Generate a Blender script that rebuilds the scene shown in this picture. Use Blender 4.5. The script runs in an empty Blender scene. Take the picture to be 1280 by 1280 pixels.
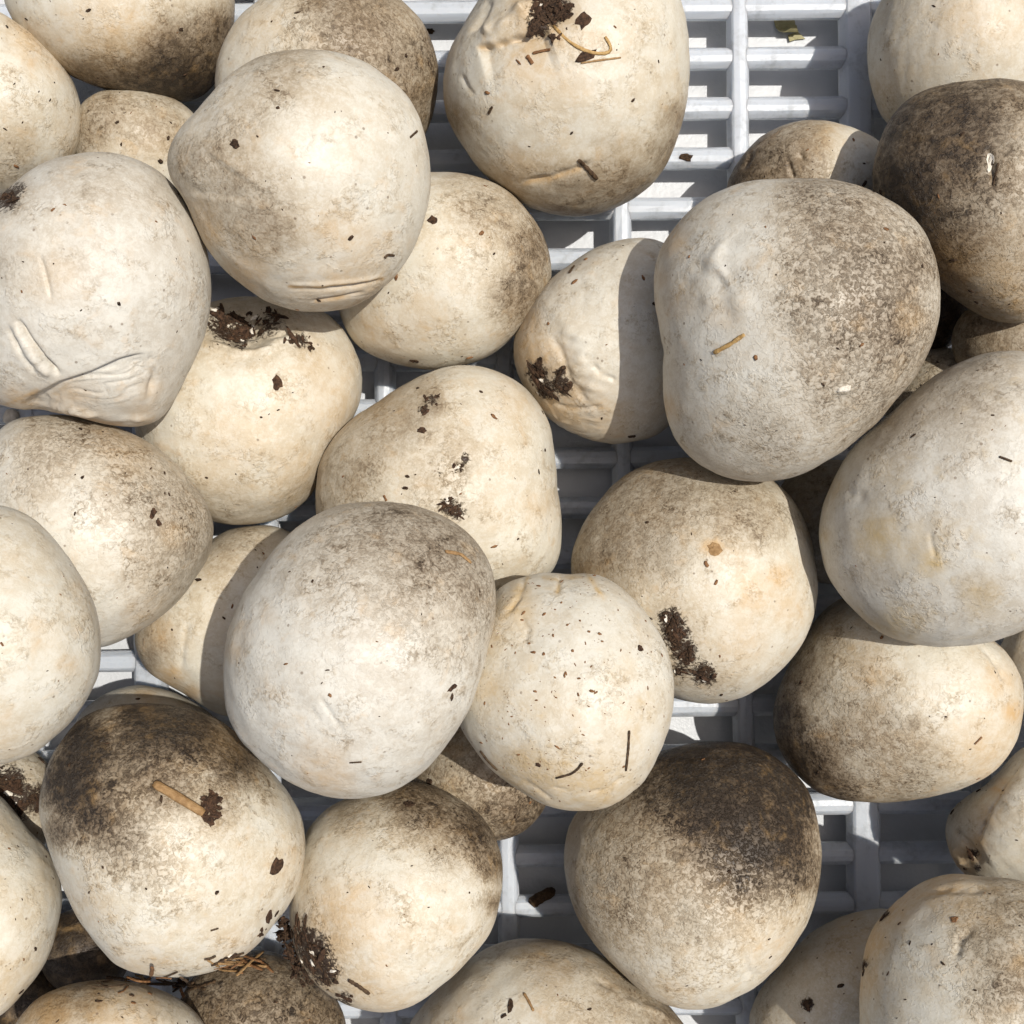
import bpy, math, random
import numpy as np
from mathutils import Vector, Matrix

# ------------------------------------------------------------------ camera, sky, sun, exposure
scene = bpy.context.scene
F = 1400.0            # focal length in photo pixels (photo is 1280 wide)
CZ = 0.26             # camera height over the top of the crate floor (metres)
cam_d = bpy.data.cameras.new('camera')
cam = bpy.data.objects.new('camera', cam_d)
scene.collection.objects.link(cam)
cam.location = (0, 0, CZ)
cam.rotation_euler = (0, 0, 0)
cam_d.sensor_width = 36.0
cam_d.lens = 36.0 * F / 1280.0
cam_d.clip_start = 0.01
cam_d.clip_end = 50.0
scene.camera = cam

SUN_TILT = math.radians(22.0)      # from the zenith
SUN_AZ = math.radians(13.0)         # from +X (right of the picture) towards +Y (top)
world = bpy.data.worlds.new('World')
scene.world = world
world.use_nodes = True
wn = world.node_tree.nodes
wl = world.node_tree.links
wn.clear()
sky = wn.new('ShaderNodeTexSky')
sky.sky_type = 'NISHITA'
sky.sun_disc = False
sky.sun_elevation = math.pi / 2 - SUN_TILT
sky.sun_rotation = math.pi / 2 - SUN_AZ
sky.dust_density = 4.0
bg = wn.new('ShaderNodeBackground')
bg.inputs['Strength'].default_value = 0.105
wo = wn.new('ShaderNodeOutputWorld')
wl.new(sky.outputs['Color'], bg.inputs['Color'])
wl.new(bg.outputs['Background'], wo.inputs['Surface'])

sun_d = bpy.data.lights.new('sun', 'SUN')
sun_d.energy = 4.15
sun_d.angle = math.radians(0.53)
sun_d.color = (1.0, 0.965, 0.90)
sun = bpy.data.objects.new('sun', sun_d)
scene.collection.objects.link(sun)
sun_dir = Vector((math.sin(SUN_TILT) * math.cos(SUN_AZ), math.sin(SUN_TILT) * math.sin(SUN_AZ), math.cos(SUN_TILT)))
sun.rotation_euler = sun_dir.to_track_quat('Z', 'Y').to_euler()
sun.location = sun_dir * 2

scene.view_settings.view_transform = 'Standard'
scene.view_settings.look = 'None'
scene.view_settings.exposure = 0.0
scene.view_settings.gamma = 1.0
scene.view_settings.use_curve_mapping = False
scene.render.engine = 'CYCLES'
scene.cycles.max_bounces = 8
scene.cycles.diffuse_bounces = 4
scene.cycles.use_denoising = True

def col(o):
    scene.collection.objects.link(o)
    return o

def tag(o, label=None, cat=None, group=None, kind=None):
    if label: o['label'] = label
    if cat: o['category'] = cat
    if group: o['group'] = group
    if kind: o['kind'] = kind
    return o

# ------------------------------------------------------------------ what each mushroom looks like
# o: outline of the mushroom as seen from above (photo pixels); d: distance of its centre from the camera (m);
# b: brown-grey pigment patches (x, y, radius, amount); y: ochre stains; s: soil stains;
# f: dents / cuts / ridges / folds; base: overall pigment; cool: 0 cream .. 1 grey white; sc: scaliness
# h: height over mean radius; n: soil specks
MUSH = {
'M1': dict(o=[(12,20),(50,65),(85,95),(100,102),(130,112),(175,121),(220,127),(240,126),(262,112),(280,80),(292,40),(294,0),(285,-40),(250,-85),(150,-110),(60,-90),(10,-40),(3,-5)],
  b=[(225,100,75,0.86),(275,45,45,0.63),(150,112,50,0.63),(100,98,40,0.57),(190,125,60,0.57),(245,110,50,0.69)], y=[(130,30,60,.25),(60,50,40,.2)], n=14,
  label='cream mushroom with a dark brown smudged underside, in the top left corner'),
'M2': dict(o=[(0,10),(12,22),(30,32),(65,65),(88,95),(100,130),(103,150),(100,175),(88,205),(50,235),(0,250),(-60,240),(-105,190),(-115,130),(-90,60),(-40,15)],
  b=[(20,180,45,.12),(10,200,40,.15)], y=[(40,40,40,.3),(70,70,30,.2),(90,180,30,.15)], n=12,
  f=[('dent',15,50,14,3)], label='smooth cream mushroom cut off by the left edge, above the one with a torn base'),
'M3': dict(o=[(100,130),(125,114),(150,110),(175,111),(210,121),(245,145),(258,190),(240,240),(190,265),(140,260),(105,230),(95,170)],
  b=[(125,145,40,0.39),(190,150,45,0.34),(220,170,30,0.29),(110,180,30,0.23)], y=[(200,190,30,.15)], n=16,
  label='small low grey-tan mushroom wedged among four larger ones, upper left'),
'M4': dict(o=[(269,110),(272,80),(282,50),(300,20),(325,0),(370,-22),(430,-28),(480,-12),(510,10),(530,30),(542,60),(549,90),(547,125),(535,163),(500,200),(410,215),(320,190),(280,150)],
  b=[(450,20,72,.52),(505,95,78,.52),(545,60,40,.4),(410,0,35,.4),(430,70,60,.45),(520,150,50,.45)], y=[(310,40,40,.15)], sc=.5, n=10,
  label='mushroom half white and half grey-brown, behind the round one at upper left'),
'M5': dict(o=[(385,63),(350,66),(320,75),(290,95),(265,120),(245,148),(220,172),(212,200),(216,226),(235,245),(245,270),(262,310),(280,335),(310,360),(345,382),(380,388),(425,386),(465,370),(495,345),(520,305),(535,260),(540,215),(535,175),(520,135),(495,105),(460,80),(425,68)],
  b=[(300,250,60,0.32),(330,290,45,0.38),(350,90,55,0.25),(240,200,35,0.32),(285,185,45,0.23),(320,265,30,0.23),(325,140,40,0.17)],
  y=[(440,300,40,.25),(310,345,35,.4),(262,295,22,.4),(425,362,55,.3),(255,265,20,.3),(470,305,25,.25)], cool=.35, n=24,
  res=1, f=[('ridge',[(362,355),(400,356),(440,352),(478,346)],2.5,1.6),('cut',[(362,361),(400,362),(440,358),(475,350)],2.2,3),('cut',[(390,377),(425,372),(455,365)],2.2,2.2),('fib',[(476,345),(440,351),(400,355),(362,354)],26,9,1.2),('step',[(262,190),(245,215),(240,245)],8,-3)],
  line=[('y',[(362,358),(400,359),(440,355),(478,348)],3,.95),('y',[(395,378),(430,372)],3,.7)],
  label='big round off-white mushroom with a tan slit near its lower rim, upper left'),
'M6': dict(o=[(115,190),(150,192),(185,205),(215,228),(240,265),(255,300),(262,340),(261,385),(250,430),(235,465),(215,500),(195,528),(165,533),(130,528),(90,520),(50,513),(25,509),(0,512),(-30,480),(-45,400),(-40,320),(-20,260),(0,245),(30,218),(70,197)],
  b=[(60,320,60,.1),(120,205,60,.12),(15,330,40,.12),(200,230,40,.12)], y=[(60,350,30,.18),(20,500,25,.5),(80,340,20,.15),(90,525,40,.3),(190,490,20,.3),(180,515,20,.35)], s=[(8,245,14,.8),(25,235,7,.6)], cool=.8, n=20,
  res=1, f=[('cut',[(24,402),(38,426),(54,448),(72,466)],3,8),('ridge',[(18,410),(32,436),(48,458),(64,470)],6,3.5),('cut',[(12,412),(26,442),(44,466)],3,3),('step',[(184,441),(150,450),(115,466),(75,479),(50,492),(26,506)],3,-9),('fib',[(184,441),(150,450),(115,466),(75,479),(50,492),(26,506)],52,14,2.6),('ridge',[(35,512),(80,513),(140,522),(185,524)],4,3),('cut',[(188,445),(193,470),(186,500)],4,4),('cut',[(50,320),(58,345),(64,372)],2.5,2)],
  line=[('y',[(5,508),(25,498),(45,490)],5,.7),('y',[(30,515),(90,522),(150,530)],4,.5)],
  label='big grey-white mushroom with a slit and a torn flattened stem base, at the left edge'),
'M7': dict(o=[(597,5),(580,30),(562,65),(555,100),(560,145),(575,175),(600,210),(625,232),(640,244),(670,259),(715,267),(750,265),(785,252),(815,230),(840,195),(855,155),(862,110),(861,60),(856,25),(848,-5),(820,-40),(770,-65),(700,-70),(640,-50),(612,-20)],
  b=[(720,258,60,.4),(790,240,45,.45),(835,195,35,.42),(850,150,25,.4),(640,238,40,.3),(562,150,22,.3),(780,200,40,.18),(690,230,40,.2)],
  y=[(660,75,40,.35),(700,90,40,.2),(680,30,45,.45),(740,60,30,.2),(715,105,25,.2),(640,215,30,.2)], s=[(682,14,16,.9),(672,32,9,.8),(704,10,9,.9)], n=22,
  sc=.05, res=1, f=[('step',[(684,34),(655,44),(620,54),(597,60)],4,-7),('cut',[(600,60),(630,51),(660,44),(682,38)],4,5),('ridge',[(604,42),(635,24),(658,8)],9,6),('cut',[(590,40),(605,20),(612,0)],4,4),('fib',[(684,36),(640,48),(600,60)],-1,10,2),('cut',[(655,228),(690,222),(725,210),(735,203)],4,4),('cut',[(578,95),(585,110),(592,118)],3,2.5),('dent',690,15,20,9),('ridge',[(597,58),(625,52),(650,50)],5,3)],
  line=[('y',[(655,230),(690,224),(725,212)],2.5,.5),('y',[(600,58),(640,50),(680,45)],4,.5)],
  label='large cream mushroom with its soil-crusted stem base turned up, top centre'),
'M8': dict(o=[(1102,-5),(1087,30),(1083,55),(1085,90),(1092,120),(1102,145),(1150,180),(1220,185),(1290,150),(1320,80),(1310,0),(1270,-60),(1190,-75),(1130,-40)],
  b=[(1100,130,30,.2)], y=[(1200,8,60,.3),(1120,90,40,.12)], n=6,
  label='clean cream mushroom at the top right corner behind the dark one'),
'M9': dict(o=[(1280,104),(1215,105),(1165,112),(1130,127),(1107,155),(1092,200),(1093,240),(1105,275),(1130,310),(1160,345),(1190,370),(1230,395),(1260,404),(1290,402),(1340,370),(1375,300),(1375,210),(1345,140)],
  b=[(1150,180,93,0.74),(1125,240,60,0.82),(1180,290,82,0.60),(1200,130,88,0.66),(1270,125,66,0.42),(1130,290,55,0.82),(1170,345,55,0.60),(1240,220,66,0.36),(1210,210,55,0.48)], y=[(1260,370,50,.3),(1200,350,40,.2),(1180,330,30,.2)], base=.28, sc=.5, n=18,
  f=[('cut',[(1236,188),(1240,215),(1243,232)],4,4),('cut',[(1150,170),(1125,180)],4,2)],
  label='dark brown mushroom with white nicks, at the right edge near the top'),
'M10': dict(o=[(906,235),(917,210),(935,185),(960,165),(990,152),(1020,150),(1055,155),(1080,165),(1095,172),(1112,200),(1115,240),(1095,280),(1040,310),(960,305),(915,275)],
  b=[(960,195,55,0.55),(925,215,35,0.68),(1000,200,45,0.42),(1010,170,35,0.33)], y=[(1040,170,20,.2)], sc=.4, n=10,
  f=[('cut',[(985,200),(992,222)],3,3),('cut',[(940,190),(930,210)],3,3),('cut',[(1000,190),(1003,200)],4,3)],
  label='low brown-streaked mushroom on the open crate floor, upper right'),
'M11': dict(o=[(985,222),(940,227),(900,237),(860,265),(835,295),(820,325),(816,360),(822,415),(827,465),(830,520),(845,555),(875,582),(910,596),(940,600),(990,595),(1035,575),(1075,545),(1120,500),(1150,460),(1167,415),(1172,370),(1167,330),(1150,290),(1120,260),(1080,235),(1035,224)],
  b=[(1050,290,75,.42),(1110,340,75,.46),(1120,420,65,.46),(1040,400,70,.38),(1060,490,70,.3),(1150,330,40,.42),(1010,250,40,.35),(1000,330,40,.22),(960,540,60,.16),(1100,500,50,.3)],
  y=[(840,300,22,.4),(905,390,26,.22),(836,510,16,.4),(850,380,25,.2),(828,350,14,.3),(1140,400,20,.25)], sc=1.0, cool=.6, n=20,
  f=[('dent',890,325,16,-4),('dent',905,350,12,3.5),('dent',875,335,10,3),('dent',925,375,14,-3),('dent',858,350,12,2.5),('dent',855,300,14,2),('dent',910,395,12,2.5),('dent',885,375,10,-2.5),('ridge',[(1045,490),(1066,484)],5,3),('dent',822,440,14,4),('ridge',[(905,300),(895,330),(915,360)],6,3)],
  label='largest mushroom, pale on its left and scaly tan on its right, right of centre'),
'M12': dict(o=[(825,297),(790,297),(755,307),(715,330),(680,357),(655,395),(642,430),(645,455),(660,490),(685,520),(720,542),(760,554),(800,550),(830,540),(860,500),(872,440),(868,370),(850,320)],
  b=[(760,330,40,.06)], y=[(662,440,32,.5),(700,510,35,.45),(655,400,22,.4),(750,525,40,.3),(690,450,25,.35),(720,500,30,.3)], s=[(672,468,10,.9),(682,488,9,.9),(700,465,7,.7),(705,482,8,.8)], n=12, cool=.35,
  res=1, f=[('cut',[(690,420),(705,450),(715,480),(735,500)],5,2.4),('cut',[(740,455),(755,470),(770,475)],3.5,2),('ridge',[(705,395),(725,440),(745,500)],16,3),('dent',700,430,16,3),('cut',[(690,505),(720,512),(750,508)],3,2),('fib',[(760,520),(700,520),(665,480),(655,430)],34,11,1.5),('dent',675,470,10,4)],
  label='pale mushroom with a soiled pointed base, left half sunlit, beside the largest one'),
'M13': dict(o=[(542,214),(575,215),(600,222),(640,245),(665,275),(682,310),(688,335),(680,370),(660,400),(640,422),(615,445),(575,457),(520,461),(480,452),(450,437),(430,415),(422,390),(425,340),(440,280),(480,232)],
  b=[(665,310,42,0.55),(645,370,40,0.50),(620,262,45,0.31),(655,345,36,0.46),(590,235,40,0.22),(610,330,40,0.13)], y=[(470,420,40,.25),(530,390,40,.15)], sc=.5, n=12,
  label='cream mushroom mottled brown on its right end, under the round one at upper left'),
'M14': dict(o=[(415,395),(440,425),(455,465),(452,500),(435,535),(415,562),(400,590),(390,615),(370,635),(336,651),(302,654),(269,650),(240,636),(205,605),(180,565),(170,520),(175,460),(200,415),(240,385),(290,370),(350,372)],
  b=[(380,620,35,.2),(290,640,40,.18),(420,570,25,.15)], y=[(420,520,45,.25),(290,560,35,.2),(400,470,40,.2),(355,500,30,.12),(370,590,40,.2)], s=[(300,402,20,.62),(275,400,14,.8),(340,398,16,.6),(375,425,8,.7),(300,430,9,.6)], n=14,
  res=1, f=[('dent',308,402,30,26),('dent',275,398,18,10),('ridge',[(258,424),(290,438),(330,437),(350,424),(385,412)],7,5),('rough',305,408,26,2.6),('cut',[(345,420),(375,415),(395,435)],4,3)],
  label='cream mushroom with a hollow soil-filled stem base, left of centre'),
'M15': dict(o=[(425,539),(445,522),(475,502),(509,479),(542,462),(573,455),(603,459),(633,470),(660,492),(677,512),(687,539),(692,576),(695,616),(700,653),(700,690),(694,714),(675,730),(640,748),(580,758),(500,740),(430,710),(397,665),(394,615),(400,585),(410,560)],
  b=[(480,540,55,0.30),(440,590,45,0.30),(540,505,22,0.46),(565,570,50,0.18),(420,640,40,0.23),(530,600,40,0.18),(515,520,30,0.34)], y=[(640,500,30,.2),(480,500,30,.2),(670,640,20,.2)], s=[(560,632,10,.75),(572,640,11,.6),(540,500,8,.55),(530,512,7,.6),(572,585,7,.6),(582,573,6,.6),(550,590,6,.4)], n=24,
  f=[('step',[(400,600),(440,560),(470,520)],10,2)],
  label='tapered cream mushroom with black soil spots, at the middle of the pile'),
'M16': dict(o=[(0,536),(20,526),(57,521),(101,523),(141,532),(181,549),(215,573),(242,603),(262,633),(268,657),(262,690),(245,724),(228,748),(198,774),(161,798),(128,813),(98,810),(50,785),(5,740),(-22,680),(-25,600)],
  b=[(220,640,60,0.33),(180,600,70,0.25),(60,560,45,0.28),(120,540,50,0.28),(200,700,50,0.22),(235,690,30,0.31),(40,600,40,0.15)], y=[(160,560,40,.2),(215,670,20,.3),(180,770,30,.2)], sc=.9, cool=.6, n=26,
  label='speckled off-white egg-shaped mushroom lying below the torn-base one, at the left'),
'M17': dict(o=[(0,628),(20,635),(44,650),(67,677),(91,711),(111,744),(123,778),(126,811),(125,842),(111,870),(94,894),(67,922),(34,947),(0,957),(-60,960),(-120,920),(-150,850),(-150,760),(-110,680),(-50,635)],
  b=[], y=[(45,780,14,.35),(85,830,16,.3),(60,800,25,.15),(105,735,15,.2),(10,930,30,.15)], n=9, cool=.2,
  label='smooth clean ivory mushroom cut off by the left edge, at mid height'),
'M18': dict(o=[(180,760),(215,715),(250,688),(269,674),(282,665),(309,658),(336,658),(364,664),(400,700),(410,780),(390,850),(340,892),(282,894),(235,867),(205,853),(185,842),(171,818),(165,798)],
  b=[(190,810,32,.35),(300,672,35,.3),(270,700,30,.2),(180,830,20,.4)], y=[(215,850,18,.6),(240,865,14,.6),(200,790,20,.3)], sc=.4, n=10,
  f=[('cut',[(225,840),(228,810),(235,780)],4,2)],
  label='small mushroom half hidden and half in shadow between the speckled and grey-topped ones'),
'M19': dict(o=[(425,637),(459,632),(485,631),(526,637),(566,653),(593,677),(610,707),(619,737),(618,764),(610,795),(603,828),(590,875),(560,925),(525,965),(485,990),(445,999),(400,994),(360,977),(325,950),(295,920),(282,885),(278,845),(282,800),(295,760),(320,720),(350,680),(390,650)],
  b=[(500,660,62,.42),(560,690,55,.46),(590,740,42,.36),(510,720,60,.28),(430,670,55,.24),(560,800,50,.16),(600,780,30,.2),(400,700,50,.12)],
  y=[(292,815,16,.4),(400,965,35,.35),(420,975,30,.3),(335,770,15,.15),(300,790,20,.2)], sc=.75, cool=.8, n=16,
  f=[('cut',[(400,872),(415,895),(428,914)],2.5,2),('cut',[(388,885),(400,902)],2.5,1.5)],
  label='big pale mushroom with a grey-brown upper right, topmost left of centre'),
'M20': dict(o=[(620,742),(640,730),(660,722),(685,719),(707,720),(741,716),(768,727),(801,752),(821,781),(838,821),(843,860),(840,895),(827,940),(805,980),(770,1007),(730,1015),(690,1010),(655,990),(626,967),(593,930),(576,904),(572,880),(580,830),(598,785)],
  b=[(650,970,40,.1)], y=[(640,765,26,.55),(608,865,26,.35),(740,990,60,.5),(660,965,45,.5),(775,835,25,.2),(610,800,20,.4),(790,900,30,.2),(650,740,20,.5),(700,900,60,.12)], sc=.5, cool=.3, n=190, tint=.25,
  res=1, f=[('cut',[(655,725),(650,745),(635,765)],3,3),('fib',[(640,800),(620,770),(640,735),(690,722)],36,11,.9),('cut',[(700,722),(697,740)],3,3),('ridge',[(645,735),(630,760),(618,785)],6,.8),('cut',[(650,770),(660,785),(655,800)],4,2),('cut',[(690,985),(712,988)],2.5,1.6),('cut',[(730,992),(760,986),(778,972)],2.5,1.4),('cut',[(655,975),(690,1000)],3,1.4),('dent',660,800,20,3)],
  line=[('y',[(660,722),(648,745),(638,760)],3,.75),('y',[(700,722),(697,740)],3,.7),('y',[(735,718),(745,735),(755,748)],3,.6),('y',[(725,720),(700,724),(680,722)],3,.6),('y',[(690,985),(720,990),(755,988),(780,970)],3,.5)],
  label='small bright white mushroom with brown flecks and creases, right of the grey-topped one'),
'M21': dict(o=[(715,710),(720,680),(735,645),(765,607),(795,587),(830,575),(870,572),(920,578),(960,594),(990,620),(1008,655),(1018,700),(1021,727),(1016,765),(1006,790),(991,815),(957,852),(920,872),(880,877),(850,873),(800,850),(755,805),(725,755)],
  b=[(800,640,80,0.40),(760,680,50,0.37),(850,610,60,0.35),(920,630,55,0.37),(740,710,35,0.37),(960,650,35,0.29),(820,700,50,0.22)], y=[(940,745,34,.4),(890,685,11,.8),(975,720,16,.55),(930,800,35,.28),(735,720,25,.3),(985,760,25,.3)],
  s=[(838,775,12,.85),(846,792,13,.95),(856,815,13,.9),(880,843,13,.85),(850,838,10,.6)], sc=.5, n=16,
  label='mushroom with a grey-brown top and a black soil patch, below the largest one'),
'M22': dict(o=[(1280,438),(1246,440),(1213,450),(1179,467),(1146,489),(1112,519),(1078,549),(1052,580),(1035,613),(1026,647),(1026,680),(1033,714),(1052,744),(1078,774),(1105,795),(1139,806),(1179,808),(1220,803),(1246,796),(1280,781),(1340,740),(1370,660),(1375,580),(1350,490),(1320,455)],
  b=[(1200,500,65,.2),(1120,540,45,.16),(1240,470,50,.2),(1215,735,22,.2),(1090,720,30,.1)], y=[(1098,672,26,.6),(1165,702,18,.8),(1150,690,42,.35),(1120,790,40,.6),(1040,610,20,.3),(1225,745,28,.35),(1032,670,12,.35),(1105,600,30,.2)], sc=.35, cool=.75, n=14, tint=.4,
  f=[('dent',1075,620,8,2.5),('dent',1062,618,6,2),('cut',[(1163,667),(1166,685),(1170,695)],2.5,2),('dent',1105,740,20,2)],
  label='big pale mushroom with greenish-yellow stains, at the right edge at mid height'),
'M23': dict(o=[(1055,745),(1030,760),(1010,790),(990,825),(972,865),(967,900),(972,930),(985,955),(1005,980),(1025,992),(1065,1001),(1115,1001),(1165,995),(1205,985),(1240,965),(1265,935),(1279,890),(1277,855),(1265,825),(1240,802),(1180,770),(1120,740),(1085,736)],
  b=[(985,900,36,0.75),(1005,955,40,0.80),(1045,985,42,0.67),(1000,850,36,0.48),(1120,960,65,0.34),(1070,900,65,0.30),(1020,800,40,0.30),(1140,905,18,0.34),(1040,930,45,0.40)], y=[(1250,850,25,.4),(1268,890,18,.7),(1085,840,28,.25),(1230,920,40,.2),(1240,950,40,.3)], sc=.6, n=16,
  f=[('cut',[(1230,810),(1248,830),(1256,850)],4,3)],
  label='squat cream mushroom with a dark left rim, under the greenish-stained one at right'),
'M24': dict(o=[(905,925),(865,927),(840,933),(800,950),(755,985),(715,1025),(707,1055),(706,1080),(710,1105),(725,1145),(750,1185),(785,1220),(820,1250),(855,1263),(890,1260),(930,1240),(960,1215),(985,1185),(1005,1155),(1020,1115),(1026,1065),(1022,1025),(1007,985),(980,955),(945,932)],
  b=[(880,960,82,0.97),(930,1000,77,0.97),(970,1050,57,0.97),(900,1040,60,0.78),(980,1000,49,0.97),(830,985,66,0.71),(940,1085,60,0.62),(1000,1090,38,0.65),(800,1050,77,0.39),(860,1130,77,0.30),(770,1120,66,0.34),(960,950,44,0.97)], y=[(960,1190,40,.2),(850,1250,40,.15)], sc=.9, n=14,
  f=[('cut',[(930,1195),(935,1215),(950,1222)],4,2.5)],
  label='large mushroom with a very dark brown crown, lower right of centre'),
'M25': dict(o=[(190,880),(140,885),(105,897),(80,920),(60,955),(50,990),(52,1030),(65,1065),(80,1105),(95,1140),(120,1180),(145,1210),(185,1220),(235,1222),(280,1210),(315,1187),(345,1150),(370,1115),(382,1075),(382,1040),(372,1010),(350,980),(320,945),(290,912),(250,890)],
  b=[(180,900,60,0.91),(110,930,45,0.97),(85,980,42,0.97),(240,920,50,0.88),(290,950,42,0.78),(75,1040,26,0.69),(140,965,50,0.63),(200,970,50,0.57),(150,1040,45,0.53),(110,1020,42,0.76),(270,1000,35,0.37),(180,1080,40,0.23)], y=[(290,920,30,.2),(360,1080,30,.25),(300,1190,30,.3),(100,1130,40,.2),(170,1210,40,.25)], sc=.9, n=14,
  f=[('dent',205,945,30,-3)], label='mushroom with a blackish-brown top and a broken straw stuck on it, lower left'),
'M26': dict(o=[(510,977),(550,985),(590,1010),(615,1040),(627,1080),(627,1120),(615,1165),(585,1200),(545,1235),(515,1257),(475,1263),(440,1257),(410,1244),(385,1218),(370,1180),(365,1130),(372,1080),(390,1030),(430,1000),(470,988)],
  b=[(540,1000,45,.6),(590,1030,36,.7),(612,1080,26,.62),(500,990,34,.52),(560,1060,36,.28),(622,1130,18,.45),(440,1020,30,.26),(605,1050,30,.6)], y=[(430,1150,55,.32),(400,1210,28,.5),(470,1240,45,.3),(450,1130,30,.2),(480,1170,30,.15)], s=[(392,1190,18,.85),(405,1215,15,.8),(385,1175,12,.8),(430,1250,10,.6)], sc=.7, n=18,
  label='mushroom with a brown upper right rim and a soil-clotted base, bottom centre left'),
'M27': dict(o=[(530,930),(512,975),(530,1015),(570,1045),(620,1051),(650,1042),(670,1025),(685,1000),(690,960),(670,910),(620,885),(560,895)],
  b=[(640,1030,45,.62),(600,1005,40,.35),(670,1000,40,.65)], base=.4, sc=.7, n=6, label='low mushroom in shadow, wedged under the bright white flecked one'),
'M28': dict(o=[(97,897),(118,877),(144,863),(175,858),(208,865),(235,875),(262,894),(285,914),(305,960),(290,1010),(240,1045),(180,1050),(120,1020),(90,960)],
  b=[], y=[(185,868,12,.4)], n=3, low=1, label='sliver of a pale mushroom behind the blackish-topped one'),
'M29': dict(o=[(0,991),(13,1011),(34,1038),(54,1058),(70,1088),(77,1115),(75,1145),(67,1176),(50,1213),(30,1236),(0,1270),(-50,1285),(-110,1250),(-140,1170),(-135,1090),(-95,1020),(-45,985)],
  b=[], y=[(60,1080,30,.15),(20,1230,40,.2),(20,1040,30,.15)], n=14, tint=.2, sc=.25, label='cream mushroom cut off by the left edge near the bottom corner'),
'M30': dict(o=[(20,1280),(44,1253),(74,1238),(114,1228),(161,1230),(201,1240),(235,1258),(255,1280),(265,1320),(245,1370),(180,1400),(100,1395),(30,1360),(10,1315)],
  b=[(110,1238,40,.45),(60,1262,36,.5),(200,1250,40,.2)], y=[(150,1270,50,.35),(60,1270,40,.4)], n=10, label='tan mushroom at the bottom edge below the straw litter'),
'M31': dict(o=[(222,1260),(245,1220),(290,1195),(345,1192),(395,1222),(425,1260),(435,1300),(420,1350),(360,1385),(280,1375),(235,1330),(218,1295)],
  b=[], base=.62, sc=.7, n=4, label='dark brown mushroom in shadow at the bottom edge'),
'M32': dict(o=[(512,1280),(536,1253),(566,1223),(593,1199),(620,1183),(653,1173),(687,1174),(721,1183),(754,1196),(788,1216),(821,1243),(848,1273),(870,1310),(880,1370),(850,1440),(770,1490),(660,1495),(570,1460),(515,1400),(500,1330)],
  b=[(785,1235,50,.32),(840,1275,42,.45),(700,1190,45,.18),(740,1280,60,.16),(660,1180,30,.2)], y=[(560,1250,40,.2),(690,1195,40,.15)], sc=.5, n=10,
  f=[('ridge',[(780,1250),(815,1262),(840,1278)],4,2.5),('cut',[(745,1225),(765,1235)],4,2)], label='broad pale mushroom cut off by the bottom edge, at centre'),
'M33': dict(o=[(937,1277),(954,1236),(978,1206),(1001,1179),(1031,1156),(1065,1142),(1099,1136),(1150,1150),(1180,1200),(1185,1270),(1160,1340),(1100,1375),(1020,1370),(960,1330)],
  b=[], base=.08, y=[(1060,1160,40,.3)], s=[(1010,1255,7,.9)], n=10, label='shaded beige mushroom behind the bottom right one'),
'M34': dict(o=[(1072,1280),(1072,1246),(1075,1206),(1085,1169),(1102,1142),(1129,1119),(1159,1100),(1186,1095),(1226,1098),(1280,1105),(1340,1130),(1385,1190),(1395,1270),(1370,1350),(1300,1400),(1200,1405),(1120,1370),(1082,1325)],
  b=[(1230,1170,50,.34),(1270,1220,50,.42),(1240,1250,40,.34),(1280,1150,40,.36),(1250,1120,30,.3)], y=[(1120,1130,32,.55),(1090,1180,22,.55),(1180,1103,45,.4),(1078,1230,20,.45),(1160,1120,30,.3)], s=[(1105,1140,6,.8),(1080,1205,5,.8)], sc=.8, n=14,
  f=[('cut',[(1215,1160),(1200,1175),(1195,1195)],5,3),('cut',[(1130,1122),(1180,1112),(1230,1112)],5,3)], line=[('y',[(1110,1140),(1150,1118),(1200,1108)],5,.6)],
  label='mottled mushroom with an ochre-stained rim, in the bottom right corner'),
'M35': dict(o=[(1181,1038),(1186,1015),(1206,998),(1233,984),(1253,964),(1280,934),(1340,910),(1400,950),(1420,1030),(1390,1100),(1320,1130),(1260,1118),(1215,1100),(1190,1070)],
  b=[(1200,1020,25,.1)], y=[(1235,1020,14,.4),(1225,1050,12,.5),(1200,1075,20,.5),(1250,985,15,.4)], s=[(1215,1068,6,.8),(1222,1085,5,.7)], n=12, h=1.25,
  res=1, f=[('step',[(1282,945),(1256,984),(1236,1018),(1223,1051),(1246,1092)],5,3),('cut',[(1282,945),(1256,984),(1236,1018),(1223,1051)],2.5,3.5),('cut',[(1195,1040),(1212,1058),(1225,1075)],4,5),('ridge',[(1195,1060),(1205,1080)],6,4)],
  line=[('y',[(1256,984),(1236,1018),(1223,1051)],2.5,.5)], label='folded cream mushroom at the right edge under the squat one'),
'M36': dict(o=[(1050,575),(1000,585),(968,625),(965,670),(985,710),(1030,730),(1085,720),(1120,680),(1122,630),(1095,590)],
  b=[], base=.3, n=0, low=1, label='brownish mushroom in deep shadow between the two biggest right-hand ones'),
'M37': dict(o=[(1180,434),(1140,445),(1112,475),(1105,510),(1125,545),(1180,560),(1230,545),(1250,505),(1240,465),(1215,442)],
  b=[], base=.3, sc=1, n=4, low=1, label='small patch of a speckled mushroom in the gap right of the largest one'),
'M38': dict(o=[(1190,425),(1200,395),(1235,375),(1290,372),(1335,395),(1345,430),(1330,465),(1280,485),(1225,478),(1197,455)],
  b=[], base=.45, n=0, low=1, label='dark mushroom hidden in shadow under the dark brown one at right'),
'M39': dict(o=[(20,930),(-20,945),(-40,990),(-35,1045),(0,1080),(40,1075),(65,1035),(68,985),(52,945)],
  b=[(50,1000,25,.5)], base=.2, s=[(10,985,20,.9),(45,1000,15,.7),(15,1010,18,.8)], n=6, low=1, label='soiled mushroom squeezed into the gap at the left edge'),
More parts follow.
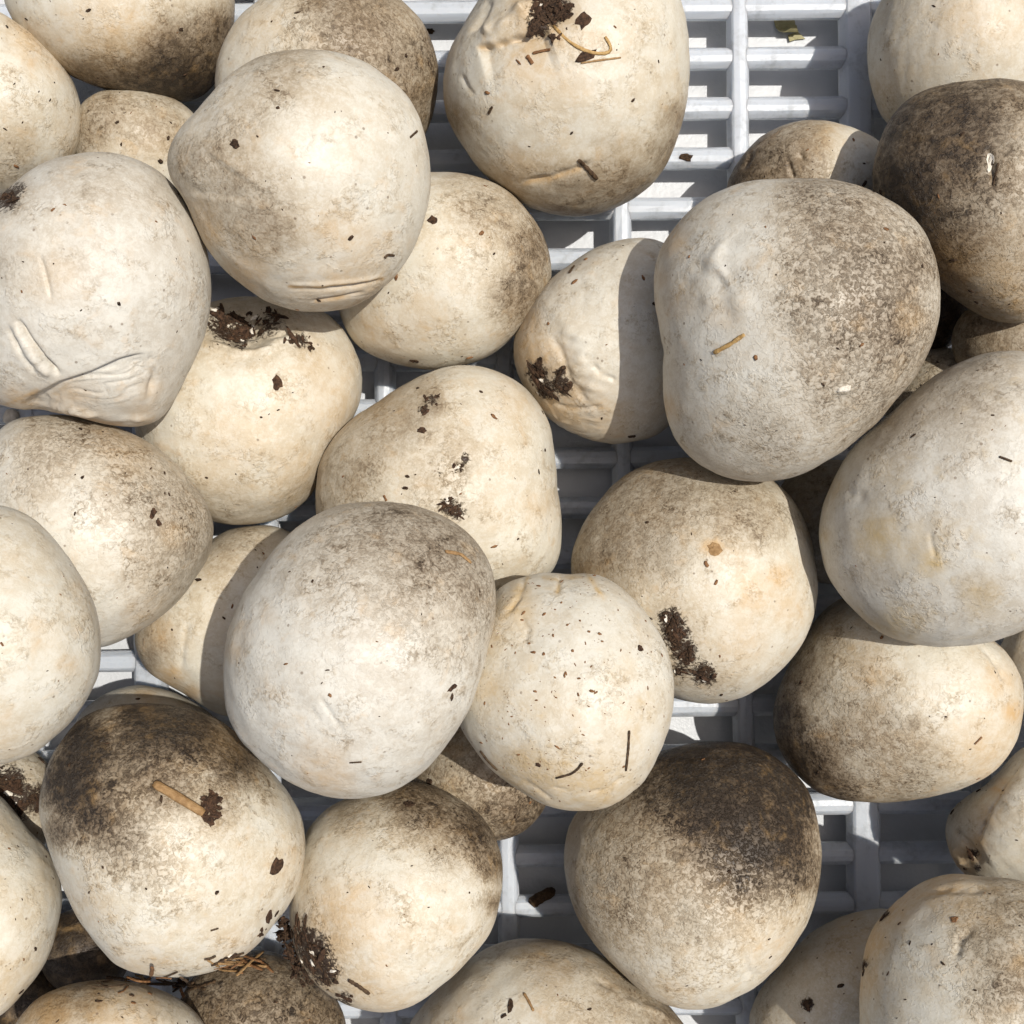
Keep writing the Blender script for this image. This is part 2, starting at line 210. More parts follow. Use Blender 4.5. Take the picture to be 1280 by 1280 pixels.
'M40': dict(o=[(1256,795),(1248,825),(1262,865),(1300,885),(1345,875),(1370,835),(1360,785),(1315,760),(1275,770)],
  b=[], y=[(1270,800,30,.2)], n=0, low=1, label='sliver of a pinkish cream mushroom at the right edge, below the greenish-stained one'),
}
FILL = [(60, 390, 110), (390, 240, 38), (-30, 800, 110), (190, 1120, 90), (-40, 1140, 74), (450, 830, 58), (990, 420, 78), (1190, 640, 82), (1250, 1240, 94), (1240, 230, 62), (500, 1130, 66), (720, 880, 66), (90, 660, 90), (1330, 560, 74), (1150, 380, 66), (105, 1190, 58), (40, 1250, 54)]  # mushrooms added under the pile to darken the gaps
for i_, (x_, y_, r_) in enumerate([(-175,380,125),(-165,565,105),(-310,190,140),(-300,800,135),(-285,1060,130),(-170,1410,130),(60,-245,130),(330,-170,130),(560,-215,115),(800,-215,125),(1060,-235,120),(1300,-220,130),(1525,40,130),(1515,255,128),(1505,490,120),(1520,700,125),(1500,900,110),(1560,1080,125),(1540,1300,130),(430,1515,120),(150,1540,120),(960,1510,115),(1090,1505,110),(700,1640,130),(1290,1545,125),(-330,-90,130),(-15,1385,82)]):
    MUSH['R%d' % i_] = dict(o=[(x_ + r_ * math.cos(a_ * .5236) * (1 + .06 * math.sin(i_ + a_ * 1.1)), y_ + r_ * math.sin(a_ * .5236) * (.95 + .05 * math.cos(i_ * 2 + a_))) for a_ in range(12)],
        base=.35 + .3 * (i_ % 3 == 0), low=1, far=1, n=0, label='added unseen mushroom lying beyond the edge of the picture', group='added mushrooms beyond the picture')  # unseen ring added to keep side light out of the gaps
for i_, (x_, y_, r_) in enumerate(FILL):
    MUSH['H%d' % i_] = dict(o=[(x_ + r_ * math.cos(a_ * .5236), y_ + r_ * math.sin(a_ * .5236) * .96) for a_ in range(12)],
        base=.93, low=1, far=1, n=0, label=('added dark mushroom standing in for shade deep in the gap at the lower left beside the blackish-topped one' if (x_, y_) == (105, 1190) else 'added small dark mushroom standing in for shade deep in the gap beside the smooth ivory one at left' if (x_, y_) == (138, 838) else 'added filler mushroom buried at the bottom of the pile under the others'), group='added filler mushrooms under the pile')  # dark pigment cuts bounced light; the lower left one stands in for shade
ORDER = ['R%d' % i_ for i_ in range(27)] + ['M3','M27','M28','M36','M37','M38','M39','M40','M18','M31','M10','M33','M35','M12','M14','M8','M1','M4','M2','M13','M30','M32','M15','M21','M23','M16','M7','M24','M26','M9','M29','M34','M17','M20','M25','M6','M11','M19','M22','M5']
DIST = {'R0': 0.283, 'R1': 0.271, 'R2': 0.2715, 'R3': 0.2905, 'R4': 0.298, 'R5': 0.309, 'R6': 0.3025, 'R7': 0.283, 'R8': 0.2765, 'R9': 0.2845, 'R10': 0.295, 'R11': 0.305, 'R12': 0.304, 'R13': 0.292, 'R14': 0.285, 'R15': 0.273, 'R16': 0.2675, 'R17': 0.2565, 'R18': 0.2475, 'R19': 0.288, 'R20': 0.3, 'R21': 0.291, 'R22': 0.268, 'R23': 0.297, 'R24': 0.259, 'R25': 0.32, 'R26': 0.292, 'M3': 0.272, 'M27': 0.2525, 'M28': 0.2615, 'M36': 0.2565, 'M37': 0.2675, 'M38': 0.2585, 'M39': 0.2805, 'M40': 0.2785, 'M18': 0.2495, 'M31': 0.274, 'M10': 0.2635, 'M33': 0.274, 'M35': 0.272, 'M12': 0.244, 'M14': 0.2455, 'M8': 0.278, 'M1': 0.276, 'M4': 0.26, 'M2': 0.272, 'M13': 0.2455, 'M30': 0.26, 'M32': 0.2615, 'M15': 0.2365, 'M21': 0.2385, 'M23': 0.2545, 'M16': 0.2305, 'M7': 0.2525, 'M24': 0.25, 'M26': 0.236, 'M9': 0.2455, 'M29': 0.262, 'M34': 0.245, 'M17': 0.2045, 'M20': 0.2125, 'M25': 0.228, 'M6': 0.223, 'M11': 0.221, 'M19': 0.2015, 'M22': 0.2295, 'M5': 0.219, 'H0': 0.267, 'H1': 0.268, 'H2': 0.2715, 'H3': 0.272, 'H4': 0.2905, 'H5': 0.255, 'H6': 0.2585, 'H7': 0.2655, 'H8': 0.288, 'H9': 0.282, 'H10': 0.2655, 'H11': 0.2535, 'H12': 0.2645, 'H13': 0.2775, 'H14': 0.2695, 'H15': 0.286, 'H16': 0.295}

# ------------------------------------------------------------------ node helpers
def new_mat(name):
    m = bpy.data.materials.new(name)
    m.use_nodes = True
    nt = m.node_tree
    nt.nodes.clear()
    out = nt.nodes.new('ShaderNodeOutputMaterial')
    bs = nt.nodes.new('ShaderNodeBsdfPrincipled')
    nt.links.new(bs.outputs[0], out.inputs['Surface'])
    return m, nt, bs

class G:
    """small wrapper to write node graphs as expressions"""
    def __init__(s, nt): s.nt = nt
    def n(s, t, **kw):
        nd = s.nt.nodes.new(t)
        for k, v in kw.items(): setattr(nd, k, v)
        return nd
    def put(s, sock, v):
        if hasattr(v, 'is_output') or isinstance(v, bpy.types.NodeSocket): s.nt.links.new(v, sock)
        else: sock.default_value = v
    def math(s, op, a, b=0.0, c=0.0, clamp=False):
        nd = s.n('ShaderNodeMath', operation=op, use_clamp=clamp)
        s.put(nd.inputs[0], a); s.put(nd.inputs[1], b); s.put(nd.inputs[2], c)
        return nd.outputs[0]
    def vmath(s, op, a, b):
        nd = s.n('ShaderNodeVectorMath', operation=op)
        s.put(nd.inputs[0], a); s.put(nd.inputs[1], b)
        return nd.outputs[0]
    def noise(s, vec, scale, detail=3.0, rough=.5, dist=0.0):
        nd = s.n('ShaderNodeTexNoise')
        s.put(nd.inputs['Vector'], vec)
        nd.inputs['Scale'].default_value = scale
        nd.inputs['Detail'].default_value = detail
        nd.inputs['Roughness'].default_value = rough
        nd.inputs['Distortion'].default_value = dist
        return nd.outputs['Fac']
    def mix(s, f, a, b):
        nd = s.n('ShaderNodeMix', data_type='RGBA')
        s.put(nd.inputs[0], f); s.put(nd.inputs[6], a); s.put(nd.inputs[7], b)
        return nd.outputs[2]
    def ss(s, x, a, b, lo=0.0, hi=1.0):
        nd = s.n('ShaderNodeMapRange', interpolation_type='SMOOTHSTEP')
        s.put(nd.inputs[0], x)
        nd.inputs[1].default_value = a; nd.inputs[2].default_value = b
        nd.inputs[3].default_value = lo; nd.inputs[4].default_value = hi
        return nd.outputs[0]
    def ramp(s, x, stops):
        nd = s.n('ShaderNodeValToRGB')
        s.put(nd.inputs[0], x)
        e = nd.color_ramp.elements
        while len(e) < len(stops): e.new(1.0)
        for i, (p, c) in enumerate(stops):
            e[i].position = p; e[i].color = (*c, 1)
        return nd.outputs[0]

def c4(r, g, b): return (r, g, b, 1.0)

# ------------------------------------------------------------------ mushroom skin
def mushroom_material():
    m, nt, bs = new_mat('mushroom_skin')
    g = G(nt)
    tc = g.n('ShaderNodeTexCoord')
    oi = g.n('ShaderNodeObjectInfo')
    off = g.vmath('MULTIPLY', oi.outputs['Random'], (3.1, 7.7, 5.3))
    co = g.vmath('ADD', tc.outputs['Object'], off)
    at = g.n('ShaderNodeAttribute', attribute_name='skin')       # r pigment, g ochre, b soil
    sep = g.n('ShaderNodeSeparateColor')
    nt.links.new(at.outputs['Color'], sep.inputs[0])
    at2 = g.n('ShaderNodeAttribute', attribute_name='look')      # r cool, g scaly, b greenish
    sep2 = g.n('ShaderNodeSeparateColor')
    nt.links.new(at2.outputs['Color'], sep2.inputs[0])
    brown, ochre, soil = sep.outputs[0], sep.outputs[1], sep.outputs[2]
    cool, scaly, green = sep2.outputs[0], sep2.outputs[1], sep2.outputs[2]
    n_big = g.noise(co, 110, 3, .55)
    n_mid = g.noise(co, 420, 5, .62, .4)
    n_flk = g.noise(co, 1250, 4, .62, .8)
    n_fin = g.noise(co, 2600, 3, .6)
    # pigment broken into flecks by the skin's own fibres
    fl = g.math('SUBTRACT', n_flk, .5)
    md = g.math('SUBTRACT', n_mid, .5)
    fi = g.math('SUBTRACT', n_fin, .5)
    patch = g.ss(g.noise(co, 150, 3, .6, .6), .46, .68)                        # where the skin is fibrous rather than smooth
    amt = g.math('MULTIPLY', brown, g.math('SUBTRACT', 1.3, brown))           # strongest where half covered
    amt = g.math('MULTIPLY', amt, g.math('ADD', 1.0, g.math('MULTIPLY', scaly, 1.0)))
    b1 = g.math('ADD', brown, g.math('MULTIPLY', amt, g.math('ADD', fl, g.math('MULTIPLY', fi, .5))))
    b1 = g.math('ADD', b1, g.math('MULTIPLY', g.math('MULTIPLY', brown, .95), md))
    # faint mottling everywhere
    mot = g.math('ADD', g.math('ADD', n_mid, g.math('MULTIPLY', fl, .8)), g.math('MULTIPLY', fi, .5))
    faint = g.ss(mot, .45, .80, 0, .20)
    faint = g.math('MULTIPLY', faint, g.math('ADD', .28, g.math('MULTIPLY', patch, g.math('ADD', .75, scaly))))
    b1 = g.math('ADD', b1, faint, clamp=True)
    tone_c = g.mix(g.ss(n_big, .35, .65), c4(.525, .455, .335), c4(.57, .527, .425))
    tone_w = g.mix(g.ss(n_big, .35, .65), c4(.485, .45, .385), c4(.545, .518, .455))
    ivory = g.mix(cool, tone_c, tone_w)
    ivory = g.mix(g.ss(mot, .56, .30, 0, .4), ivory, c4(.63, .605, .535))       # paler threads
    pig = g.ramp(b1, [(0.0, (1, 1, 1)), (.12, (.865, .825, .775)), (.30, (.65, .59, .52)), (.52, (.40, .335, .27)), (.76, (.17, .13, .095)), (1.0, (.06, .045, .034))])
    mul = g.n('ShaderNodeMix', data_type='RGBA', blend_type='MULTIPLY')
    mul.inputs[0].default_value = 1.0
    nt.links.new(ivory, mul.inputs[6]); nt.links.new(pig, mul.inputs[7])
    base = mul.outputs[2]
    # ochre and greenish bruises
    oz = g.math('ADD', ochre, g.math('MULTIPLY', g.math('MULTIPLY', ochre, 2.0), md))
    oz = g.math('ADD', oz, g.ss(g.noise(co, 230, 4, .6, .5), .54, .80, 0, .36), clamp=True)
    och = g.mix(green, c4(.50, .31, .125), c4(.46, .40, .19))
    base = g.mix(g.math('MULTIPLY', oz, .9, clamp=True), base, och)
    # soil ground into the skin
    so = g.math('ADD', soil, g.math('MULTIPLY', g.math('MULTIPLY', soil, 3.0), fl))
    so = g.ss(so, .35, .62)
    base = g.mix(so, base, g.mix(n_fin, c4(.012, .007, .004), c4(.07, .04, .022)))
    # tiny pores and dust
    vor = g.n('ShaderNodeTexVoronoi')
    nt.links.new(co, vor.inputs['Vector'])
    vor.inputs['Scale'].default_value = 520
    dot = g.ss(vor.outputs['Distance'], .10, .17, 1, 0)
    few = g.ss(g.noise(co, 190, 2), .55, .62)
    dot = g.math('MULTIPLY', g.math('MULTIPLY', dot, few), .6)
    base = g.mix(dot, base, c4(.12, .075, .04))
    nt.links.new(base, bs.inputs['Base Color'])
    rg = g.math('ADD', .37, g.math('MULTIPLY', n_mid, .25))
    nt.links.new(rg, bs.inputs['Roughness'])
    bs.inputs['Specular IOR Level'].default_value = .38
    # relief: silky undulation, fibre flecks, scales
    h = g.math('MULTIPLY', n_mid, g.math('ADD', .20, g.math('MULTIPLY', patch, .22)))
    sca = g.ss(n_flk, .46, .64)
    rel = g.math('ADD', .05, g.math('MULTIPLY', patch, .36))
    rel = g.math('ADD', rel, g.math('MULTIPLY', g.math('MULTIPLY', scaly, g.math('ADD', brown, .10)), 1.3))
    h = g.math('ADD', h, g.math('MULTIPLY', g.math('MULTIPLY', sca, rel), .45))
    h = g.math('ADD', h, g.math('MULTIPLY', n_fin, g.math('ADD', .025, g.math('MULTIPLY', patch, .09))))
    h = g.math('ADD', h, g.math('MULTIPLY', so, g.math('ADD', .3, g.math('MULTIPLY', n_flk, .8))))
    bp = g.n('ShaderNodeBump')
    bp.inputs['Strength'].default_value = .85
    bp.inputs['Distance'].default_value = .00042
    nt.links.new(h, bp.inputs['Height'])
    nt.links.new(bp.outputs[0], bs.inputs['Normal'])
    return m

def debris_mat(name, a, b, scale=1500, rough=.85, bump=.0003):
    m, nt, bs = new_mat(name)
    g = G(nt)
    tc = g.n('ShaderNodeTexCoord')
    f = g.noise(tc.outputs['Object'], scale, 4, .6)
    nt.links.new(g.mix(g.ss(f, .3, .7), c4(*a), c4(*b)), bs.inputs['Base Color'])
    bs.inputs['Roughness'].default_value = rough
    bs.inputs['Specular IOR Level'].default_value = .25
    bp = g.n('ShaderNodeBump'); bp.inputs['Distance'].default_value = bump
    nt.links.new(f, bp.inputs['Height']); nt.links.new(bp.outputs[0], bs.inputs['Normal'])
    return m

MAT_SKIN = mushroom_material()
MAT = {
    'soil': debris_mat('damp_soil', (.012, .007, .004), (.075, .042, .022), 2200),
    'bark': debris_mat('brown_bark', (.022, .012, .007), (.085, .045, .024)),
    'straw': debris_mat('golden_straw', (.30, .17, .055), (.46, .30, .12), 900, .6),
    'tan': debris_mat('tan_straw', (.22, .125, .05), (.34, .21, .095), 900, .7),
    'dark': debris_mat('dark_straw', (.03, .017, .009), (.10, .06, .03), 1200, .7),
    'rust': debris_mat('rust_straw', (.12, .055, .022), (.24, .12, .05), 1200, .7),
    'leaf': debris_mat('olive_leaf', (.24, .21, .10), (.36, .32, .17), 500, .6),
    'flesh': debris_mat('mushroom_flesh', (.58, .52, .42), (.72, .67, .58), 700, .6),
}

def plastic_material():
    m, nt, bs = new_mat('white_crate_plastic')
    g = G(nt)
    tc = g.n('ShaderNodeTexCoord')
    co = tc.outputs['Object']
    a = g.noise(co, 90, 4, .6)
    b = g.noise(co, 700, 4, .6)
    d = g.ss(g.math('ADD', g.math('MULTIPLY', a, .6), g.math('MULTIPLY', b, .4)), .48, .68, 0, .75)
    nt.links.new(g.mix(d, c4(.50, .53, .57), c4(.33, .345, .36)), bs.inputs['Base Color'])
    nt.links.new(g.ss(b, .3, .7, .28, .5), bs.inputs['Roughness'])
    bs.inputs['Subsurface Weight'].default_value = .9
    bs.inputs['Subsurface Radius'].default_value = (.8, .9, 1.0)
    bs.inputs['Subsurface Scale'].default_value = .003
    bp = g.n('ShaderNodeBump'); bp.inputs['Distance'].default_value = .00025; bp.inputs['Strength'].default_value = .6
    nt.links.new(g.math('ADD', a, g.math('MULTIPLY', b, .4)), bp.inputs['Height'])
    nt.links.new(bp.outputs[0], bs.inputs['Normal'])
    return m
MAT_PLASTIC = plastic_material()

def table_material():
    m, nt, bs = new_mat('white_table_surface')
    g = G(nt)
    tc = g.n('ShaderNodeTexCoord')
    co = tc.outputs['Object']
    a = g.noise(co, 60, 5, .6)
    b = g.noise(co, 900, 3, .6)
    nt.links.new(g.mix(g.ss(a, .35, .75), c4(.58, .59, .60), c4(.49, .50, .51)), bs.inputs['Base Color'])
    bs.inputs['Roughness'].default_value = .45
    bp = g.n('ShaderNodeBump'); bp.inputs['Distance'].default_value = .0003
    nt.links.new(g.math('ADD', a, g.math('MULTIPLY', b, .5)), bp.inputs['Height'])
    nt.links.new(bp.outputs[0], bs.inputs['Normal'])
    return m

# ------------------------------------------------------------------ table and crate floor
def mesh_obj(name, verts, faces, mat, parent=None, smooth=False, loc=None):
    me = bpy.data.meshes.new(name)
    me.from_pydata([tuple(v) for v in verts], [], [tuple(f) for f in faces])
    me.materials.append(mat)
    if smooth: me.polygons.foreach_set('use_smooth', [True] * len(me.polygons))
    me.update()
    o = bpy.data.objects.new(name, me)
    col(o)
    if loc is not None: o.location = loc
    if parent is not None: o.parent = parent
    return o

TABLE_Z = -0.0100
s = .22
table = mesh_obj('table', [(-s, -s, TABLE_Z), (s, -s, TABLE_Z), (s, s, TABLE_Z), (-s, s, TABLE_Z),
                           (-s, -s, TABLE_Z - .02), (s, -s, TABLE_Z - .02), (s, s, TABLE_Z - .02), (-s, s, TABLE_Z - .02)],
                 [(0, 1, 2, 3), (4, 7, 6, 5), (0, 4, 5, 1), (1, 5, 6, 2), (2, 6, 7, 3), (3, 7, 4, 0)], table_material())
tag(table, kind='structure')

crate = bpy.data.objects.new('crate', None)
col(crate)
crate.empty_display_size = .02
crate.rotation_euler = (0, 0, math.radians(.55))
tag(crate, 'white plastic crate with a slotted lattice floor, under all the mushrooms', 'crate')

def bar_mesh(name, length, wt, wb, zt, zb, seed, axis):
    """long moulded bar: narrow rounded crest, wider foot, slightly uneven edges"""
    rnd = random.Random(seed)
    prof = [(-wb / 2, zb), (-wb / 2, zb + .0011), (-wt / 2 - .0002, zt - .0005), (-wt / 2 + .0003, zt), (0, zt + .00015), (wt / 2 - .0003, zt), (wt / 2 + .0002, zt - .0005), (wb / 2, zb + .0011), (wb / 2, zb)]
    n = 60
    V, Fc = [], []
    k = len(prof)
    for i in range(n + 1):
        a = -length / 2 + length * i / n
        j = [(rnd.uniform(-1, 1) * .00009, rnd.uniform(-1, 1) * .00007) for _ in prof]
        for (p, z), (dp, dz) in zip(prof, j):
            V.append((a, p + dp, z + dz) if axis == 'x' else (p + dp, a, z + dz))
    for i in range(n):
        for q in range(k):
            r = (q + 1) % k
            Fc.append((i * k + q, i * k + r, (i + 1) * k + r, (i + 1) * k + q) if axis == 'y' else (i * k + q, (i + 1) * k + q, (i + 1) * k + r, i * k + r))
    Fc.append(tuple(range(k)) if axis == 'x' else tuple(range(k))[::-1])
    Fc.append(tuple(n * k + q for q in range(k))[::-1] if axis == 'x' else tuple(n * k + q for q in range(k)))
    me = bpy.data.meshes.new(name)
    me.from_pydata(V, [], Fc)
    me.materials.append(MAT_PLASTIC)
    me.update()
    return me

PX = CZ / F
EXT = .39
cross = [bar_mesh('slat', EXT, .0031, .0050, 0.0, -.0026, q, 'x') for q in range(4)]
rib = [bar_mesh('rib', EXT, .0032, .0050, .0004, -.0028, 20 + q, 'y') for q in range(2)]
ribw = bar_mesh('rib', EXT, .0056, .0078, .0005, -.0030, 40, 'y')
rs = random.Random(5)
y0 = -(72 - 640) * PX
for q in range(-7, 25):
    o = bpy.data.objects.new('slat', cross[q % 4]); col(o); o.parent = crate
    o.location = (rs.uniform(-.004, .004), y0 - q * 62.6 * PX, 0)
for q in range(-6, 7):
    o = bpy.data.objects.new('rib', ribw if q == 3 or q == -3 else rib[q % 2]); col(o); o.parent = crate
    o.location = ((631 + q * 149.3 - 640) * PX, rs.uniform(-.004, .004), 0)

# side walls of the crate, down to the table, with a turned rim (unseen, added to block side light)
def wall_mesh():
    L_, t_, h_ = .396, .003, .092
    prof = [(0, TABLE_Z + .0006), (0, h_ - .006), (-.004, h_ - .006), (-.004, h_), (t_, h_), (t_, TABLE_Z + .0006)]
    V = [(a, p, z) for a in (-L_ / 2, L_ / 2) for p, z in prof]
    k = len(prof)
    Fc = [(q, (q + 1) % k, k + (q + 1) % k, k + q) for q in range(k)] + [tuple(range(k))[::-1], tuple(range(k, 2 * k))]
    me = bpy.data.meshes.new('unseen_side_wall'); me.from_pydata(V, [], Fc); me.materials.append(MAT_PLASTIC); me.update()
    return me
WALL = wall_mesh()
for q in range(4):
    o = bpy.data.objects.new('unseen_side_wall', WALL); col(o); o.parent = crate
    o.rotation_euler = (0, 0, q * math.pi / 2)
    o.location = (math.sin(q * math.pi / 2) * .197, -math.cos(q * math.pi / 2) * .197, 0)

# ------------------------------------------------------------------ mushrooms
def ray(p):
    v = np.array([(p[0] - 640) / F, -(p[1] - 640) / F, -1.0])
    return v / np.linalg.norm(v)

def polar(pl, n=360):
    a = np.arctan2(pl[:, 1], pl[:, 0]); r = np.hypot(pl[:, 0], pl[:, 1])
    i = np.argsort(a); a = a[i]; r = r[i]
    A = np.concatenate([a - 2 * np.pi, a, a + 2 * np.pi]); R = np.tile(r, 3)
    g = np.linspace(-np.pi, np.pi, n, endpoint=False)
    y = np.interp(g, A, R)
    k = np.exp(-.5 * (np.arange(-12, 13) / 5.) ** 2); k /= k.sum()
    return np.convolve(np.concatenate([y[-12:], y, y[:12]]), k, 'valid')

def wavy(P, freq, rng, n=12):
    d = rng.normal(size=(n, 3)); d /= np.linalg.norm(d, axis=1)[:, None]
    w = freq * rng.uniform(.6, 1.5, n); ph = rng.uniform(0, 6.283, n)
    return np.sin(P @ (d * w[:, None]).T + ph).sum(1) / math.sqrt(n)

def seg_dist(X, Y, pts):
    """distance to a polyline, and signed side of the nearest segment, and how far along"""
    best = np.full(X.shape, 1e9); side = np.zeros(X.shape); end = np.zeros(X.shape)
    m = len(pts) - 1
    for i in range(m):
        ax, ay = pts[i]; bx, by = pts[i + 1]
        dx, dy = bx - ax, by - ay
        L2 = dx * dx + dy * dy
        t = np.clip(((X - ax) * dx + (Y - ay) * dy) / L2, 0, 1)
        d = np.hypot(X - ax - t * dx, Y - ay - t * dy)
        sd = ((X - ax) * dy - (Y - ay) * dx) / math.sqrt(L2)
        u = d < best
        best = np.where(u, d, best); side = np.where(u, sd, side); end = np.where(u, (i + t) / m, end)
    return best, side, end

BODIES = {}
THINGS = {}
def build_mushroom(key, m, seed):
    rng = np.random.default_rng(seed)
    o = np.array(m['o'], float)
    c = (o.min(0) + o.max(0)) / 2
    w = -ray(c); u = np.cross([0, 1, 0], w); u /= np.linalg.norm(u); v = np.cross(w, u)
    pl = []
    for p in o:
        r = ray(p); q = r / np.dot(r, -w)
        pl.append((q @ u, q @ v))
    R = polar(np.array(pl)); Rm = R.mean(); h = m.get('h', .9) * Rm
    dist = DIST[key]
    low = m.get('low')
    nf, nb, ns = (84, 22, 176) if not low else (40, 14, 90)
    if (o[:, 0].max() - o[:, 0].min()) > 300: nf, ns = 104, 216
    if m.get('res'): nf, ns = 150, 380
    if m.get('far'): nf, nb, ns = 26, 10, 56
    th = np.concatenate([np.linspace(0, math.pi / 2, nf, endpoint=False)[1:], np.linspace(math.pi / 2, math.pi, nb)[:-1]])
    ph = np.linspace(-np.pi, np.pi, ns, endpoint=False)
    T, Pp = np.meshgrid(th, ph, indexing='ij')
    T = T.ravel(); Pp = Pp.ravel()
    Rp = np.interp(Pp, np.linspace(-np.pi, np.pi, 361), np.append(R, R[0]))
    st = np.sin(T); rr = (Rm + (Rp - Rm) * st) * st
    L = np.column_stack([rr * np.cos(Pp), rr * np.sin(Pp), h * np.cos(T)])
    L = np.vstack([[0, 0, h], L, [0, 0, -h]])
    nr = len(th); nv = len(L)
    # gentle natural lumps (kept small at the rim)
    U = L / Rm
    nrm = L / np.array([Rm * Rm, Rm * Rm, h * h]); nrm /= np.linalg.norm(nrm, axis=1)[:, None]
    lump = .012 * wavy(U, 2.6, rng) + .0065 * wavy(U, 6, rng) + .0036 * wavy(U, 15, rng) + .0016 * wavy(U, 34, rng)
    L = L + nrm * (lump * Rm)[:, None]
    W3 = np.column_stack([u, v, w])
    def to_world(L): return (L @ W3.T - w) * dist + np.array([0, 0, CZ])
    P = to_world(L)
    X = 640 + F * P[:, 0] / (CZ - P[:, 2]); Y = 640 - F * P[:, 1] / (CZ - P[:, 2])
    front = np.clip((L[:, 2] / h + .15) * 4, 0, 1)
    disp = np.zeros(nv)
    px = 1.0 / F                                        # one photo pixel in unit-distance space
    for f in m.get('f', []):
        if f[0] == 'dent':
            _, x, y, r, dep = f
            disp -= dep * np.exp(-((X - x) ** 2 + (Y - y) ** 2) / r ** 2) * front
        elif f[0] in ('cut', 'ridge'):
            _, pts, wd, dep = f
            d, s_, e = seg_dist(X, Y, pts)
            taper = np.clip(np.minimum(e, 1 - e) * 6 + .35, 0, 1)
            jit = 1 + .35 * wavy(U, 40, rng, 8)
            disp += (dep if f[0] == 'ridge' else -dep) * np.exp(-(d / wd) ** 2) * taper * front * jit
        elif f[0] == 'step':
            _, pts, wd, dep = f
            d, s_, e = seg_dist(X, Y, pts)
            sg = 1 / (1 + np.exp(-np.clip(s_ / (wd * .35), -30, 30)))
            fall = np.exp(-(np.maximum(d - wd, 0) / (wd * 9)) ** 2)
            disp += dep * sg * fall * front * np.clip(np.minimum(e, 1 - e) * 9, 0, 1)
        elif f[0] == 'fib':
            _, pts, rng_px, wl, dep = f
            d, s_, e = seg_dist(X, Y, pts)
            wob = 2.3 * wavy(U, 7, rng, 8) + 1.1 * wavy(U, 22, rng, 8)
            k_ = np.abs(np.sin(s_ / wl * math.pi + wob)) ** .7 + .5 * np.abs(np.sin(s_ / wl * 7.3 + 2 * wob + 1))
            msk = np.where((s_ > 0) & (s_ < rng_px), np.minimum(1, np.minimum(s_, rng_px - s_) / 5), 0) * np.clip(np.minimum(e, 1 - e) * 9, 0, 1)
            disp += dep * (k_ - .7) * msk * front * (.6 + .4 * wavy(U, 14, rng, 8))
        elif f[0] == 'rough':
            _, x, y, r, dep = f
            disp += dep * (wavy(U, 26, rng) + .6 * wavy(U, 55, rng)) * np.exp(-((X - x) ** 2 + (Y - y) ** 2) / r ** 2) * front
    L = L + nrm * (disp * px)[:, None]
    P = to_world(L)
    base = P[P[:, 2].argmin()].copy(); ctr = P.mean(0)
    org = np.array([ctr[0], ctr[1], base[2]])
    # faces
    F_ = []
    idx = np.arange(nr * ns).reshape(nr, ns) + 1
    a = idx[:-1, :].ravel(); b = np.roll(idx, -1, 1)[:-1, :].ravel(); cc = np.roll(idx, -1, 1)[1:, :].ravel(); d_ = idx[1:, :].ravel()
    quads = np.column_stack([a, d_, cc, b])
    top = np.column_stack([np.zeros(ns, int), idx[0], np.roll(idx[0], -1)])
    bot = np.column_stack([np.full(ns, nv - 1), np.roll(idx[-1], -1), idx[-1]])
    me = bpy.data.meshes.new('body')
    loops = np.concatenate([quads.ravel(), top.ravel(), bot.ravel()])
    nq = len(quads); ntri = 2 * ns
    me.vertices.add(nv); me.vertices.foreach_set('co', (P - org).ravel().astype('f4'))
    me.loops.add(len(loops)); me.loops.foreach_set('vertex_index', loops.astype('i4'))
    me.polygons.add(nq + ntri)
    starts = np.concatenate([np.arange(nq) * 4, nq * 4 + np.arange(ntri) * 3])
    me.polygons.foreach_set('loop_start', starts.astype('i4'))
    me.polygons.foreach_set('use_smooth', np.ones(nq + ntri, bool))
    me.update(calc_edges=True); me.validate()
    # pigment
    def union(lst, pw=2.9):
        acc = np.zeros(nv)
        for x, y, r, a_ in lst:
            dd = np.hypot(X - x, Y - y) / r
            dd = dd * (1 + .16 * wavy(U, 7, rng, 6))
            acc += (a_ * np.exp(-np.abs(dd) ** pw)) ** 3
        return np.minimum(acc, 1) ** (1 / 3)
    brown = union(m.get('b', []))
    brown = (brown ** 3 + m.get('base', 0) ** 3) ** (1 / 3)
    ochre = union(m.get('y', []))
    soil = union([(x, y, r * 1.45, a_) for x, y, r, a_ in m.get('s', [])], 1.7) * (front > .3)
    for t_, pts, wd, am in m.get('line', []):
        d, s_, e = seg_dist(X, Y, pts)
        ochre = np.maximum(ochre, am * np.exp(-(d / wd) ** 2) * front)
    brown = np.maximum(brown, .34 * union([(x, y, r * 2.1, a_) for x, y, r, a_ in m.get('s', [])], 1.6))   # dirt rubbed in around the soil
    one = np.ones(nv)
    at = me.attributes.new('skin', 'FLOAT_COLOR', 'POINT')
    at.data.foreach_set('color', np.column_stack([brown, ochre, soil, one]).ravel().astype('f4'))
    at = me.attributes.new('look', 'FLOAT_COLOR', 'POINT')
    at.data.foreach_set('color', np.column_stack([one * m.get('cool', .12), one * m.get('sc', .3), one * m.get('tint', 0), one]).ravel().astype('f4'))
    me.materials.append(MAT_SKIN)
    t = bpy.data.objects.new('mushroom', None); col(t)
    t.empty_display_size = .01
    t.location = org
    tag(t, m['label'], 'mushroom', m.get('group', 'mushrooms piled in the crate'))
    bo = bpy.data.objects.new('body', me); col(bo); bo.parent = t
    BODIES[key] = bo; THINGS[key] = t

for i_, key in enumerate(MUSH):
    build_mushroom(key, MUSH[key], 100 + i_)

